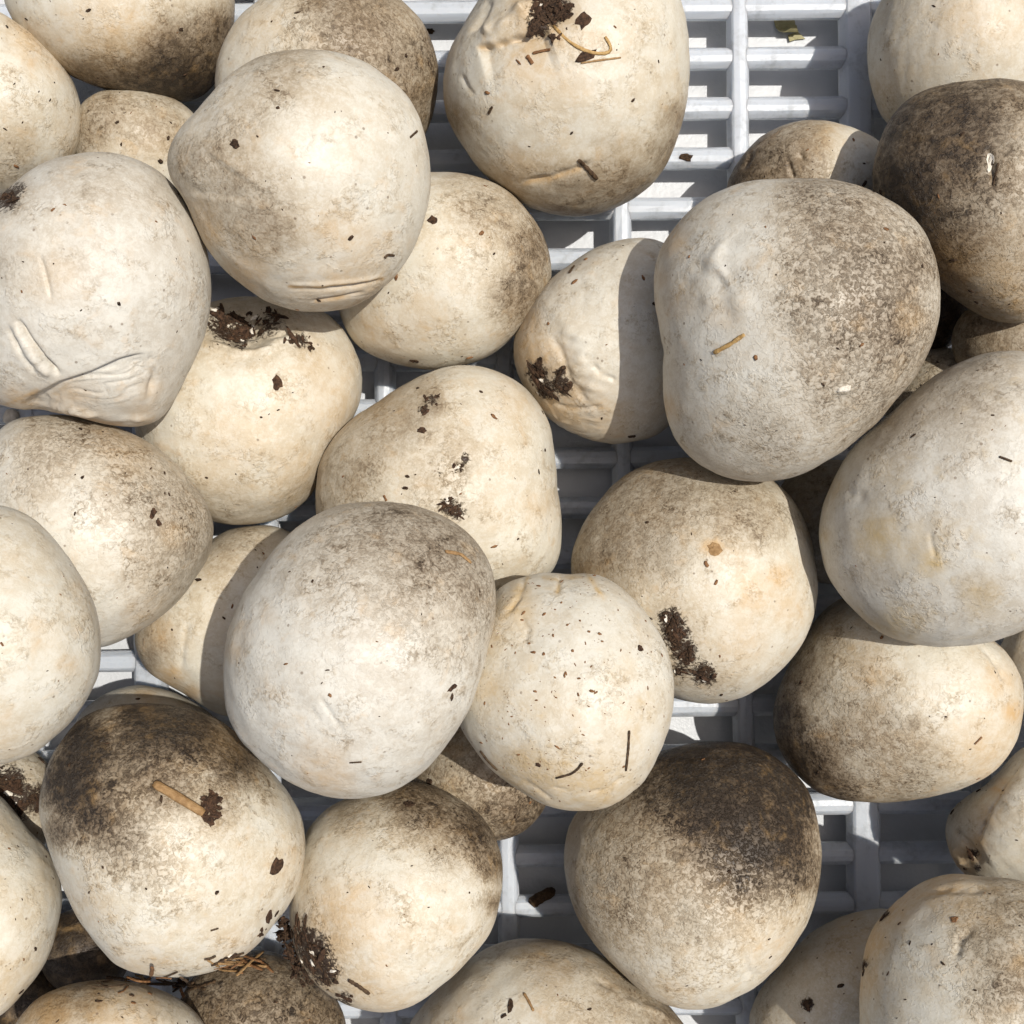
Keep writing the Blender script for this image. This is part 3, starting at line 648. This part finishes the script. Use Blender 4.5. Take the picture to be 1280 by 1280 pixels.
# ------------------------------------------------------------------ debris lying on them
bpy.context.view_layer.update()
DG = bpy.context.evaluated_depsgraph_get()
ORIG = Vector((0, 0, CZ))
def hit(x, y):
    """where the line of sight through photo pixel x, y lands"""
    ok, loc, nor, fi, ob, mw = scene.ray_cast(DG, ORIG, Vector(ray((x, y))))
    if not ok: return None
    return loc.copy(), nor.copy(), ob.original if ob else None, (CZ - loc.z) / F

_ico = None
def ico():
    global _ico
    if _ico is None:
        t = (1 + 5 ** .5) / 2
        V = [(-1, t, 0), (1, t, 0), (-1, -t, 0), (1, -t, 0), (0, -1, t), (0, 1, t), (0, -1, -t), (0, 1, -t), (t, 0, -1), (t, 0, 1), (-t, 0, -1), (-t, 0, 1)]
        V = [Vector(v).normalized() for v in V]
        Fc = [(0, 11, 5), (0, 5, 1), (0, 1, 7), (0, 7, 10), (0, 10, 11), (1, 5, 9), (5, 11, 4), (11, 10, 2), (10, 7, 6), (7, 1, 8), (3, 9, 4), (3, 4, 2), (3, 2, 6), (3, 6, 8), (3, 8, 9), (4, 9, 5), (2, 4, 11), (6, 2, 10), (8, 6, 7), (9, 8, 1)]
        mid = {}
        def mp(a, b):
            k = (min(a, b), max(a, b))
            if k not in mid:
                V.append(((V[a] + V[b]) / 2).normalized()); mid[k] = len(V) - 1
            return mid[k]
        F2 = []
        for a, b, c in Fc:
            x, y, z = mp(a, b), mp(b, c), mp(c, a)
            F2 += [(a, x, z), (b, y, x), (c, z, y), (x, y, z)]
        _ico = (V, F2)
    return _ico

def frame_at(n, ang):
    n = n.normalized()
    t = Vector((math.cos(ang), math.sin(ang), 0))
    t = (t - n * t.dot(n))
    t = t.normalized() if t.length > 1e-6 else n.orthogonal().normalized()
    return t, n.cross(t), n

def lump(V, Fc, loc, n, ang, a, b, c, rnd, jag=.3):
    t, s_, n = frame_at(n, ang)
    k0 = len(V)
    iv, fc = ico()
    for p in iv:
        j = 1 + rnd.uniform(-jag, jag)
        V.append(loc + t * (p.x * a * j) + s_ * (p.y * b * j) + n * (p.z * c * j))
    Fc.extend([(x + k0, y + k0, z + k0) for x, y, z in fc])

def owner_parent(ob):
    return ob.parent if ob is not None and ob.parent is not None else None

def finish(name, V, Fc, mat, parent=None, smooth=True, idx=None, mats=()):
    if not V: return None
    if parent is not None:
        org = parent.matrix_world.translation
        o_ = mesh_obj(name, [p - org for p in V], Fc, mat, parent, smooth)
        for x_ in mats: o_.data.materials.append(x_)
        if idx: o_.data.polygons.foreach_set('material_index', idx)
        return o_
    org = sum(V, Vector()) / len(V)
    org = Vector((org.x, org.y, min(p.z for p in V)))
    return mesh_obj(name, [p - org for p in V], Fc, mat, None, smooth, org)

# small soil specks, one part per mushroom
for key, m in MUSH.items():
    rnd = random.Random('specks' + key)
    o = np.array(m['o'], float); lo, hi = o.min(0), o.max(0)
    V, Fc, IDX = [], [], []
    want = int(m.get('n', 0) * 1.25); tries = 0; got = 0
    while got < want and tries < want * 6 + 10:
        tries += 1
        x, y = rnd.uniform(max(lo[0], 0), min(hi[0], 1280)), rnd.uniform(max(lo[1], 0), min(hi[1], 1280))
        r = hit(x, y)
        if r is None or r[2] is not BODIES[key]: continue
        loc, n, ob, px = r
        sz = rnd.choice([.45, .55, .7, .8, .9, 1.1, 1.5, 2.3]) * px * rnd.uniform(.8, 1.2)
        IDX += [rnd.choice([0, 0, 0, 1])] * 80
        if key == 'M20': sz *= .72
        lump(V, Fc, loc + n * sz * .2, n, rnd.uniform(0, 6.28), sz * rnd.uniform(1, 2.2), sz * rnd.uniform(.6, 1), sz * .5, rnd, .28)
        got += 1
    if V:
        so = finish('soil_specks', V, Fc, MAT['soil'] if key != 'M20' else MAT['rust'], THINGS[key], True, IDX, (MAT['rust'],))
        so['kind'] = 'stuff'

# crusts of soil on the stem bases and dirty patches
CRUST = {
 'M7': [(682, 12, 18, 20, 60, 3.2), (671, 33, 8, 8, 12, 3), (704, 12, 9, 12, 20, 3.5), (690, 45, 14, 6, 10, 2.4)],
 'M12': [(672, 468, 9, 17, 30, 3), (682, 490, 12, 7, 16, 2.6), (700, 464, 5, 7, 6, 2.8), (706, 483, 9, 6, 10, 2.8)],
 'M14': [(282, 398, 20, 12, 40, 3.4), (310, 415, 24, 9, 30, 3), (292, 428, 22, 6, 16, 2.8), (372, 424, 20, 5, 14, 2.6), (388, 434, 8, 6, 6, 2.8), (330, 395, 22, 10, 20, 2.6)],
 'M26': [(372, 1165, 12, 20, 26, 3.2), (393, 1195, 15, 18, 24, 3.2), (408, 1225, 18, 14, 18, 3), (432, 1247, 14, 6, 9, 3), (383, 1212, 12, 14, 18, 3)],
 'M21': [(838, 775, 9, 13, 26, 2.5), (846, 797, 10, 15, 34, 2.6), (858, 820, 9, 12, 20, 2.4), (880, 843, 13, 9, 20, 2.4), (850, 842, 10, 7, 9, 2)],
 'M15': [(560, 630, 8, 7, 16, 2.2), (573, 640, 11, 6, 14, 2), (541, 500, 14, 6, 10, 1.8), (528, 514, 8, 5, 6, 1.8), (573, 584, 6, 8, 7, 1.8)],
 'M39': [(12, 985, 16, 14, 40, 3.6), (45, 1000, 10, 14, 16, 3), (15, 1008, 14, 10, 22, 3.2)],
 'M25': [(300, 1200, 26, 8, 20, 2.6), (330, 1172, 10, 12, 12, 2.8), (382, 1042, 4, 14, 10, 2.6)],
 'M34': [(1104, 1141, 6, 8, 10, 2.2), (1079, 1206, 4, 10, 8, 2.2)],
 'M33': [(1010, 1256, 6, 6, 9, 2.4)],
 'M35': [(1216, 1068, 6, 5, 8, 2.2)],
 'M6': [(8, 246, 14, 6, 14, 2.4)],
}
for key, lst in CRUST.items():
    rnd = random.Random('crust' + key)
    V, Fc, IDX = [], [], []
    for x0, y0_, rx, ry, n_, sz_ in lst:
        for _ in range(n_):
            a = rnd.uniform(0, 6.28); q = math.sqrt(rnd.random())
            r = hit(x0 + rx * q * math.cos(a), y0_ + ry * q * math.sin(a))
            if r is None or r[2] is not BODIES[key]: continue
            loc, n, ob, px = r
            sz = sz_ * px * rnd.choice([.3, .4, .5, .7, .9, 1.3, 1.7])
            mi = rnd.choice([0] * 9 + [1] * 6 + [2])
            lo_ = rnd.choice([1.0, 1.2, 1.6, 2.0, 3.0]) if mi < 2 else 1.6
            if mi == 2: sz *= .8
            lump(V, Fc, loc + n * sz * rnd.uniform(0, .5), n, rnd.uniform(0, 6.28), sz * lo_, sz * rnd.uniform(.5, .9), sz * rnd.uniform(.3, .6), rnd, .4)
            IDX += [mi] * 80
    if V:
        so = finish('soil_crust', V, Fc, MAT['soil'], THINGS[key], False, IDX, (MAT['bark'], MAT['flesh']))
        so['kind'] = 'stuff'

# ragged clot of soil and roots that sticks out past the base of the bottom centre left mushroom
rnd = random.Random('clot')
V, Fc, IDX = [], [], []
for _ in range(150):
    a = rnd.uniform(0, 6.28); q = rnd.random() ** .6
    x, y = 372 + 17 * q * math.cos(a) + rnd.uniform(-3, 3), 1192 + 46 * q * math.sin(a)
    x += (y - 1192) * .38
    p = ORIG + Vector(ray((x, y))) * (DIST['M26'] + rnd.uniform(-.0015, .005))
    sz = DIST['M26'] / F * rnd.choice([1.2, 1.6, 2.2, 3.0, 4.2])
    lump(V, Fc, p, Vector((rnd.uniform(-.6, .6), rnd.uniform(-.6, .6), 1)), rnd.uniform(0, 6.28), sz * rnd.choice([1, 1.3, 2, 3.2]), sz * .7, sz * .6, rnd, .4)
    IDX += [rnd.choice([0, 0, 0, 0, 1, 1, 1])] * 80
so = finish('root_clot', V, Fc, MAT['soil'], THINGS['M26'], False, IDX, (MAT['bark'], MAT['flesh']))
so['kind'] = 'stuff'

# straws: bent, flattened stalks that follow the skin they lie on
def straw(pts, wpx, mat, name='straw', label=None, group=None, cat='straw', flat=.55, lift=0.3, seed=0, raise_end=0.0):
    rnd = random.Random(seed)
    P = []
    n = 14
    m = len(pts) - 1
    for i in range(n + 1):
        t = i / n * m
        k = min(int(t), m - 1); f = t - k
        x = pts[k][0] * (1 - f) + pts[k + 1][0] * f; y = pts[k][1] * (1 - f) + pts[k + 1][1] * f
        r = hit(x, y)
        if r: P.append(r)
    # a stalk lies on one surface: keep the longest run without a drop into a gap
    runs, cur = [], P[:1]
    for a_, b_ in zip(P, P[1:]):
        if abs(b_[0].z - a_[0].z) > .0022: runs.append(cur); cur = []
        cur.append(b_)
    runs.append(cur)
    P = max(runs, key=len)
    if len(P) < 4: return None
    # smooth the path so that it stays a stiff stalk
    L = [p[0] + p[1] * (p[3] * wpx * (lift + raise_end * (q / (len(P) - 1)) ** 2 * 4)) for q, p in enumerate(P)]
    for _ in range(2):
        L = [L[0]] + [(L[q - 1] + L[q] * 2 + L[q + 1]) / 4 for q in range(1, len(L) - 1)] + [L[-1]]
    V, Fc = [], []
    k = 8
    for q, p in enumerate(L):
        d = (L[min(q + 1, len(L) - 1)] - L[max(q - 1, 0)]).normalized()
        n_ = P[q][1]; s_ = d.cross(n_).normalized(); n_ = s_.cross(d)
        w_ = P[q][3] * wpx / 2 * (1 + (.18 if wpx < 8 else .05) * rnd.uniform(-1, 1))
        if q in (0, len(L) - 1): w_ *= .75
        for e in range(k):
            a = 6.2832 * e / k
            V.append(p + s_ * (math.cos(a) * w_) + n_ * (math.sin(a) * w_ * flat))
    for q in range(len(L) - 1):
        for e in range(k):
            Fc.append((q * k + e, q * k + (e + 1) % k, (q + 1) * k + (e + 1) % k, (q + 1) * k + e))
    Fc.append(tuple(range(k))[::-1]); Fc.append(tuple((len(L) - 1) * k + e for e in range(k)))
    o = finish(name, V, Fc, mat)
    tag(o, label, cat, group)
    return o

def flake(x, y, a, b, ang, mat, label, name='bark_flake', cat='debris', group='bits of bark and soil on the mushrooms', seed=0, thick=1.6):
    """irregular curled chip lying on the surface"""
    rnd = random.Random(seed + int(x) * 7 + int(y))
    r = hit(x, y)
    if r is None: return None
    loc, n, ob, px = r
    t, s_, n = frame_at(n, math.radians(-ang))
    k = 13
    rad = [1 + rnd.uniform(-.3, .22) for _ in range(k)]
    ring = []
    V, Fc = [], []
    def pt(q, f, z):
        an = 6.2832 * q / k
        p = loc + t * (math.cos(an) * a * rad[q] * f * px) + s_ * (math.sin(an) * b * rad[q] * f * px)
        h_ = hit(640 + F * p.x / (CZ - p.z), 640 - F * p.y / (CZ - p.z))
        if h_ and (h_[0] - p).length < 8 * px: p = h_[0]
        return p + n * (z * px)
    for f, z in ((1.0, -.3), (1.02, thick * .6), (.75, thick), (.4, thick * .8)):
        for q in range(k): V.append(pt(q, f, z + rnd.uniform(-.35, .35)))
    V.append(loc + n * (thick * .7 * px))
    for lv in range(3):
        for q in range(k):
            Fc.append((lv * k + q, lv * k + (q + 1) % k, (lv + 1) * k + (q + 1) % k, (lv + 1) * k + q))
    for q in range(k): Fc.append((3 * k + q, 3 * k + (q + 1) % k, 4 * k))
    Fc.append(tuple(range(k))[::-1])
    o = finish(name, V, Fc, mat, None, False)
    tag(o, label, cat, group)
    return o

SG = 'straw bits on the mushrooms'
straw([(893, 441), (912, 431), (931, 418)], 5.5, MAT['straw'], label='short golden straw lying across the largest mushroom', group=SG, seed=1)
straw([(692, 33), (705, 48), (722, 60), (740, 67), (757, 68), (766, 63), (760, 52), (756, 46)], 4.2, MAT['straw'], label='curled golden root thread on the mushroom at top centre', group=SG, name='root_thread', cat='root', seed=2)
straw([(723, 199), (733, 209), (746, 223)], 5.5, MAT['dark'], label='dark broken straw on the lower side of the top centre mushroom', group=SG, seed=3)
straw([(193, 980), (222, 997), (254, 1017)], 12, MAT['tan'], label='thick tan straw stuck to the blackish-topped mushroom', group=SG, seed=4, flat=.7)
straw([(556, 690), (575, 693), (588, 704)], 5, MAT['tan'], label='tan straw bit on the grey-brown part of the big pale mushroom', group=SG, seed=5)
straw([(786, 913), (785, 935), (782, 963)], 3.6, MAT['dark'], label='upright thin dark straw on the bright white flecked mushroom', group=SG, seed=6)
straw([(695, 972), (714, 967), (722, 961), (728, 953)], 3.8, MAT['dark'], label='bent dark straw near the bottom of the bright white flecked mushroom', group=SG, seed=7)
straw([(1249, 571), (1257, 574), (1265, 577)], 3.2, MAT['dark'], label='tiny dark straw on the big greenish-stained mushroom at right', group=SG, seed=8)
straw([(436, 1224), (448, 1231), (462, 1241)], 6, MAT['dark'], label='dark straw near the soil-clotted base at bottom centre left', group=SG, seed=9)
straw([(601, 938), (610, 950), (622, 962)], 4.5, MAT['dark'], label='dark straw on the left rim of the bright white flecked mushroom', group=SG, seed=10)
straw([(655, 1242), (660, 1250), (667, 1264)], 3.4, MAT['tan'], label='short tan straw on the broad mushroom at bottom centre', group=SG, seed=11)
straw([(480, 619), (483, 625), (487, 633)], 3.2, MAT['rust'], label='rust-red straw tip above the big pale mushroom with a grey-brown side', group=SG, seed=12)
straw([(659, 70), (666, 80)], 5, MAT['rust'], label='steep rusty straw bit below the soil crust at top centre', group=SG, seed=13)
straw([(666, 67), (678, 64), (688, 62)], 3.6, MAT['rust'], label='level rusty straw bit below the soil crust at top centre', group=SG, seed=14)
straw([(726, 79), (745, 76), (776, 72)], 2.4, MAT['tan'], label='hair-thin straw beside the bark chip at top centre', group=SG, seed=15)
straw([(1248, 204), (1245, 218), (1241, 232)], 3.0, MAT['dark'], label='dark straw sliver beside the white nick on the dark brown mushroom', group=SG, seed=16)
straw([(712, 342), (718, 333)], 3.6, MAT['dark'], label='short dark straw on the pale mushroom beside the largest one', group=SG, seed=17)
straw([(512, 172), (521, 164)], 3.0, MAT['dark'], label='tiny dark straw at the right rim of the round off-white mushroom', group=SG, seed=18)
straw([(611, 142), (616, 133)], 3.5, MAT['dark'], label='tiny dark straw on the left side of the top centre mushroom', group=SG, seed=19)
straw([(263, 1163), (273, 1160)], 2.6, MAT['dark'], label='tiny pale-brown straw on the white front of the blackish-topped mushroom', group=SG, seed=20)
straw([(186, 1228), (190, 1215), (192, 1200)], 5, MAT['rust'], label='upright rusty straw standing in the litter at lower left', group=SG, seed=21, raise_end=.4)
straw([(437, 953), (452, 952)], 2.6, MAT['dark'], label='hair-thin straw near the lower rim of the big pale grey-sided mushroom', group=SG, seed=22)
straw([(480, 322), (484, 318), (492, 319)], 4.0, MAT['dark'], label='small dark hooked straw at the lower right of the round off-white mushroom', group=SG, seed=23)
straw([(1218, 930), (1227, 921)], 2.6, MAT['rust'], label='tiny rusty straw on the squat mushroom at right', group=SG, seed=24)

flake(730, 25, 10, 11, 20, MAT['bark'], 'red-brown bark chip right of the soil crust at top centre')
flake(733, 70, 14, 6, -20, MAT['bark'], 'pointed bark chip beside the curled root thread at top centre')
flake(345, 1084, 11, 13, 60, MAT['bark'], 'dark oval bark chip on the white side of the blackish-topped mushroom')
flake(541, 275, 6, 6, 10, MAT['bark'], 'small square bark chip on the cream mushroom under the round one')
flake(347, 478, 6, 10, 0, MAT['bark'], 'upright dark chip on the cream mushroom with the hollow base')
flake(191, 642, 4, 9, 15, MAT['bark'], 'bent dark chip on the speckled egg-shaped mushroom', thick=1.2)
flake(198, 654, 5, 3.2, 25, MAT['bark'], 'lower small chip on the speckled egg-shaped mushroom', thick=1.2)
flake(294, 180, 7, 5, 30, MAT['soil'], 'dark crumb on the left of the round off-white mushroom')
flake(336, 1146, 11, 5, 60, MAT['bark'], 'long dark chip at the lower right rim of the blackish-topped mushroom')
flake(565, 860, 8, 3.4, -10, MAT['bark'], 'dark chip at the right side of the big pale grey-sided mushroom')
flake(527, 538, 6, 4, 10, MAT['bark'], 'dark chip near the top of the tapered soil-spotted mushroom')
flake(800, 810, 4.6, 4.2, 0, MAT['bark'], 'rusty crumb on the right of the bright white flecked mushroom')
flake(790, 545, 6, 2.6, 0, MAT['soil'], 'black crumb under the pale mushroom beside the largest one')
flake(518, 451, 6, 3.5, 0, MAT['soil'], 'black crumb at the bottom of the cream mushroom under the round one')
flake(862, 824, 5, 5, 0, MAT['bark'], 'red-brown crumb inside the black soil patch')
flake(638, 1258, 4.5, 8, 10, MAT['soil'], 'black chip on the broad mushroom at bottom centre')
flake(1193, 1149, 5, 4, 0, MAT['rust'], 'small amber seed on the mottled bottom right mushroom', name='seed', cat='seed')
flake(248, 725, 4, 3, 0, MAT['soil'], 'dark crumb in the lit strip of the half-shaded small mushroom')
flake(673, 1016 - 60, 4, 3, 0, MAT['bark'], 'brown crumb at the left of the bright white flecked mushroom')
flake(537, 977, 5, 4, 0, MAT['soil'], 'black crumb at the contact of the lower mushrooms, bottom centre left')
flake(511, 1005, 7, 5, 20, MAT['soil'], 'black crumb on the brown rim of the bottom centre left mushroom')
flake(893, 686, 9, 8, 40, MAT['tan'], 'orange-tan scrap on the mushroom with the black soil patch', thick=.9)
flake(1055, 486, 10, 4, -15, MAT['flesh'], 'white torn skin flap on the scaly side of the largest mushroom', name='skin_flap', cat='skin flap', group='skin scraps', thick=2.2)
flake(1238, 203, 4, 15, 8, MAT['flesh'], 'white nick of torn skin on the dark brown mushroom', name='skin_flap', cat='skin flap', group='skin scraps', thick=1.6)
flake(858, 197, 8, 5, 0, MAT['soil'], 'black crumb on the open crate floor near top centre', group=None, name='soil_crumb')
flake(537, 39, 6, 4, 0, MAT['soil'], 'black crumb on the crate floor between the two top mushrooms', group=None, name='soil_crumb')

# clod on the blackish-topped mushroom at the end of its thick straw
def clod(x, y, rpx, mat, label, seed, name='soil_clod', squash=.7):
    rnd = random.Random(seed)
    r = hit(x, y)
    loc, n, ob, px = r
    V, Fc = [], []
    for _ in range(70):
        a = rnd.uniform(0, 6.28); q = math.sqrt(rnd.random()) * rpx
        h_ = hit(x + q * math.cos(a) * .75, y + q * math.sin(a) * 1.15)
        if h_ is None: continue
        sz = rpx * px * rnd.choice([.08, .1, .14, .18, .24])
        lump(V, Fc, h_[0] + h_[1] * sz * squash * .5, h_[1], rnd.uniform(0, 6.28), sz * rnd.uniform(1, 2), sz * .8, sz * squash, rnd, .42)
    o = finish(name, V, Fc, mat, None, False)
    tag(o, label, 'soil clod')
    return o
clod(264, 1010, 17, MAT['bark'], 'crumbly brown clod at the end of the thick tan straw', 3)

# straw litter squeezed between the lower left mushrooms
rnd = random.Random(77)
LG = 'straw litter at the lower left'
for q in range(44):
    x = rnd.uniform(120, 330); y = 1216 + rnd.uniform(-8, 12) + (10 if x < 260 else -14)
    L_ = rnd.uniform(14, 44); a = rnd.gauss(0, .45)
    dx, dy = math.cos(a) * L_ / 2, math.sin(a) * L_ / 2
    straw([(x - dx, y - dy), (x, y + rnd.uniform(-3, 3)), (x + dx, y + dy)], rnd.uniform(2.2, 5), MAT[rnd.choice(['rust', 'dark', 'rust', 'dark', 'tan'])],
          label='short rusty straw in the litter heap between the lower left mushrooms', group=LG, seed=200 + q, lift=rnd.uniform(.3, 1.6))

# torn bit of mushroom flesh at the left edge
r = hit(16, 521)
V, Fc = [], []
lump(V, Fc, r[0] + r[1] * 6 * r[3], r[1], .6, 11 * r[3], 9 * r[3], 9 * r[3], random.Random(4), .14)
o = finish('mushroom_fragment', V, Fc, MAT['flesh'])
tag(o, 'small white scrap of mushroom flesh at the left edge under the torn base', 'mushroom scrap')

# folded olive leaf lying on the table under the crate floor
lx, ly = (982 - 640) * (CZ - TABLE_Z) / F, -(37 - 640) * (CZ - TABLE_Z) / F
q_ = .00019
def leaf():
    V, Fc = [], []
    prof = [(-18, 13, 0.5), (-6, 13, 1.2), (0, 13, 3), (6, 12, 8), (10, 9, 14), (8, 5, 18), (3, 3, 17)]
    for k, (yy, hw, z) in enumerate(prof):
        for sgn in (-1, 1):
            sk = (k - 2) * 1.6
            V.append(Vector((lx + (sgn * hw + sk) * q_, ly - yy * q_, TABLE_Z + .0002 + z * q_)))
    n_ = len(V)
    V += [p + Vector((0, 0, .00022)) for p in V]
    for k in range(len(prof) - 1):
        a = 2 * k
        Fc.append((a, a + 2, a + 3, a + 1)); Fc.append((a + n_, a + 1 + n_, a + 3 + n_, a + 2 + n_))
        Fc.append((a, a + n_, a + 2 + n_, a + 2)); Fc.append((a + 1, a + 3, a + 3 + n_, a + 1 + n_))
    Fc.append((0, 1, 1 + n_, n_)); e = 2 * (len(prof) - 1); Fc.append((e, e + n_, e + 1 + n_, e + 1))
    # small pointed lobe that catches the sun
    k0 = len(V)
    lobe = [(2, 9, 3), (14, 5, 4), (24, 13, 2), (12, 14, 2), (4, 17, 3)]
    V += [Vector((lx + a * q_, ly - b * q_, TABLE_Z + c * q_)) for a, b, c in lobe] + [Vector((lx + a * q_, ly - b * q_, TABLE_Z + (c + 1.5) * q_)) for a, b, c in lobe]
    Fc.append(tuple(k0 + 5 + i for i in range(5))[::-1]); Fc.append(tuple(k0 + i for i in range(5)))
    for i in range(5): Fc.append((k0 + i, k0 + 5 + i, k0 + 5 + (i + 1) % 5, k0 + (i + 1) % 5))
    return finish('leaf_scrap', V, Fc, MAT['leaf'], None, False)
tag(leaf(), 'folded olive leaf scrap seen through a crate slot, upper right', 'leaf')

# dead twig with a broken orange end in the shaded gap at the bottom centre
straw([(664, 1130), (675, 1125), (688, 1119), (703, 1111)], 15, MAT['dark'], name='twig', label='brown twig with a broken end on the shaded crate floor, bottom centre', cat='twig', seed=40, flat=.8, lift=.35)
